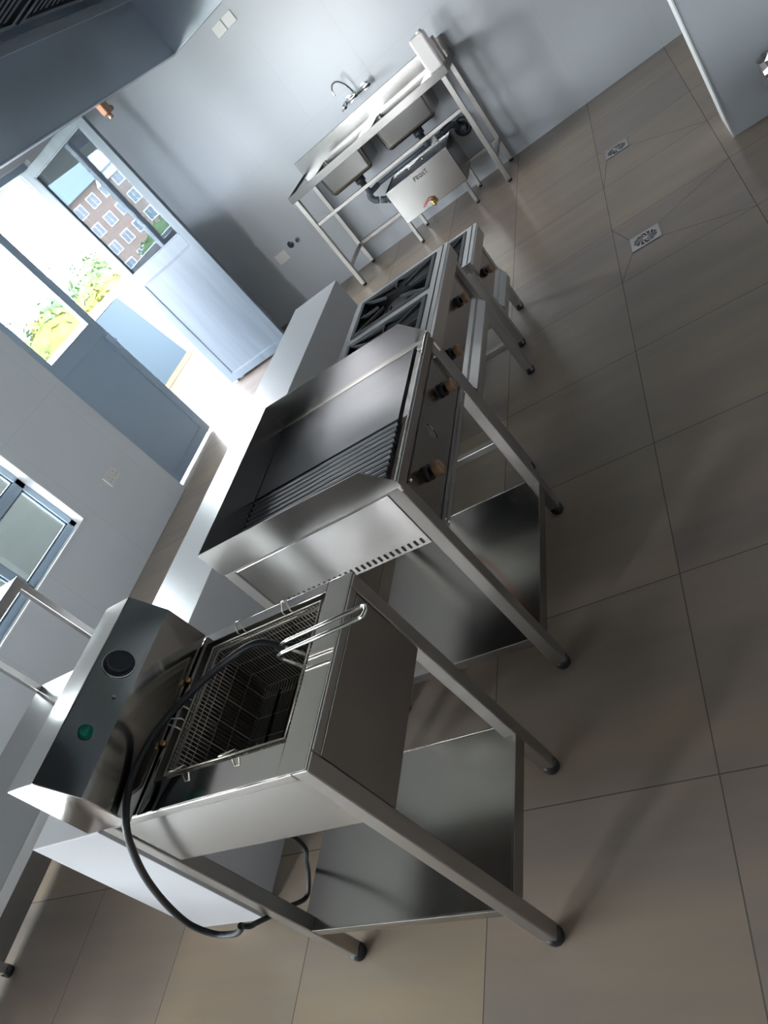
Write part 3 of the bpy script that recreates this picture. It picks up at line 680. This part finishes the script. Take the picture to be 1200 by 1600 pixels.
# crumpled foil thing at the pier
fo=MB(); c=Vector((3.985,-.50,.22)); vs=[];fs=[]; n=22; h=12
for i in range(h+1):
    for k in range(n):
        a=2*PI*k/n; t_=i/h; r_=.085*(1+.20*math.sin(5*a+i*1.7)*random.random()+.10*random.uniform(-1,1))*(1 if 0<i<h else .75)
        vs.append((c.x+r_*math.cos(a),c.y+.12-.24*t_+random.uniform(-.006,.006),c.z+r_*math.sin(a)))
for i in range(h):
    for k in range(n): fs.append((i*n+k,i*n+(k+1)%n,(i+1)*n+(k+1)%n,(i+1)*n+k))
fs.append(tuple(range(n))); fs.append(tuple(h*n+k for k in range(n)))
fo.add(vs,fs); o=fo.build('foil_duct',FOIL,loc=(3.985,-.5,.13)); tag(o,'crumpled silver foil duct at the right edge against the pier','duct')

# ------------------------------------------------------------------ outdoors
def leafmat(name,c1,c2):
    m=mat(name,c1,.9,**{'Specular IOR Level':0.0}); n=N(m,'ShaderNodeTexNoise'); n.inputs['Scale'].default_value=.9; L(m,geo_pos(m),n.inputs['Vector'])
    r=N(m,'ShaderNodeValToRGB'); r.color_ramp.elements[0].color=(*c1,1); r.color_ramp.elements[1].color=(*c2,1); r.color_ramp.elements[0].position=.35; r.color_ramp.elements[1].position=.65
    L(m,n.outputs[0],r.inputs[0]); L(m,r.outputs[0],P(m).inputs['Base Color']); return m
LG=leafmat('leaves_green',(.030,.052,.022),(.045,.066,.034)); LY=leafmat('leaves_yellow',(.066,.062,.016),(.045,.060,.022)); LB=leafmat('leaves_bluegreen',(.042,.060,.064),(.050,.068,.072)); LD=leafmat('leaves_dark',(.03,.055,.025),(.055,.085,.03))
BARK=mat('bark',(.16,.12,.09),.9)
GZ=-11.0
def tree(x,y,top,r,m,label,group,cat='tree',nl=4500):
    t=thing('tree',(x,y,GZ),label,cat,group)
    MB().tube([(x,y,GZ),(x+.1,y,top-r*1.3)],[.35,.12],8).build('trunk',BARK,t)
    f=MB(); rnd=random.Random(int(x*31+y*17))
    blobs=[(x+rnd.uniform(-.6,.6)*r,y+rnd.uniform(-.6,.6)*r,top-r+rnd.uniform(-.9,.35)*r,r*rnd.uniform(.4,.65)) for _ in range(9)]
    blobs.append((x,y,top-r*.6,r*.6))
    for bx_,by_,bz_,br_ in blobs: f.sphere((bx_,by_,bz_),br_*.9,n=10)
    for _ in range(nl):
        bx_,by_,bz_,br_=blobs[rnd.randrange(len(blobs))]
        a=rnd.uniform(0,2*PI);u_=rnd.uniform(-1,1);q=math.sqrt(1-u_*u_)
        d=Vector((q*math.cos(a),q*math.sin(a),u_)); p=Vector((bx_,by_,bz_))+d*br_*rnd.uniform(.85,1.12)
        e=d.orthogonal().normalized()*.13*rnd.uniform(.6,1.4); g_=Matrix.Rotation(rnd.uniform(0,PI),3,d)@e; h_=d.cross(g_)*.7+d*rnd.uniform(-.12,.12)
        f.add([p-g_,p+h_,p+g_,p-h_],[(0,1,2,3)])
    f.build('foliage',m,t)
G='trees beyond the balcony'
tree(27.5,25.5,1.9,3.4,LG,'pale green tree in the middle of the view through the open doorway',G)
tree(34.8,27.5,2.1,3.2,LG,'green tree nearest the door leaf edge through the open doorway',G)
tree(17.3,16.5,1.55,2.4,LY,'yellow-green tree seen through the left door leaf glass',G)
tree(22.6,18.5,1.1,2.3,LY,'bright yellow-leaved tree just above the parapet in the doorway',G)
tree(36,38,3.0,4.0,LB,'hazy blue-green tree behind the green ones, seen past the left leaf',G)
tree(47,40,3.1,4.0,LB,'hazy blue-green tree behind the green tree nearest the open leaf',G)
struct(MB().box(-120,120,8,160,GZ-.2,GZ).build('ground',mat('ground_soil',(.22,.25,.14),.9,**{'Specular IOR Level':0.0})))
# apartment block, seen reflected in the open door leaf
AB=thing('apartment_building',(-50,42,GZ),'beige apartment block with blue-grey roof reflected in the open door glass','building')
WB=mat('block_wall',(.14,.108,.096),.8,**{'Specular IOR Level':0.0}); RB=mat('block_roof',(.10,.13,.17),.7,**{'Specular IOR Level':0.0}); WF=mat('block_window_frame',(.42,.44,.47),.6,**{'Specular IOR Level':0.0}); WG=mat('block_pane',(.06,.08,.11),.1)
bo=Vector((-39,46,0)); bu=Vector((-.55,-.84,0)).normalized(); bn=Vector((.84,-.55,0)).normalized()  # facade runs along bu, faces bn
def bp_(u,d,z): return bo+bu*u-bn*d+Vector((0,0,z))
def bbox(mb,u0,u1,d0,d1,z0,z1,mi=0):
    vs=[bp_(u,d,z) for u in (u0,u1) for d in (d0,d1) for z in (z0,z1)]
    mb.add(vs,[(0,1,3,2),(4,6,7,5),(0,4,5,1),(2,3,7,6),(0,2,6,4),(1,5,7,3)],mi)
wb=MB(); bbox(wb,0,24,0,12,GZ,5.6); wb.build('wall',WB,AB)
rf=MB(); a=[bp_(-.6,-.6,5.6),bp_(24.6,-.6,5.6),bp_(24.6,12.6,5.6),bp_(-.6,12.6,5.6),bp_(6,6,8.6),bp_(18,6,8.6)]
rf.add(a,[(0,1,5,4),(1,2,5),(2,3,4,5),(3,0,4),(0,3,2,1)]); rf.build('roof',RB,AB)
gb=MB()
for u in (4.2,11.5,18.8):
    gb.prism([bp_(u-1.6,-.3,5.0),bp_(u+1.6,-.3,5.0),bp_(u,-.3,7.6)],-(-bn)*-3.0)
gb.build('gable',WF,AB)
for k in range(15):
    for j in range(6):
        u=.8+k*1.36; z=4.2-j*1.75
        f_=MB(); bbox(f_,u-.42,u+.42,-.06,.02,z-.05,z+.95); fo_=f_.build('window',WF,AB)
        p_=MB(); bbox(p_,u-.34,u-.03,-.10,-.05,z+.03,z+.87); bbox(p_,u+.03,u+.34,-.10,-.05,z+.03,z+.87); p_.build('pane',WG,fo_)
tree(-31,27.5,.9,2.6,LD,'dark olive tree reflected before the apartment block','trees by the apartment block',nl=1200)
tree(-36.5,24.5,1.6,2.6,LD,'tall olive tree reflected against the block, farther along','trees by the apartment block',nl=1200)
tree(-26,30.5,.1,2.6,LG,'low green tree reflected nearest the parapet','trees by the apartment block',nl=1200)
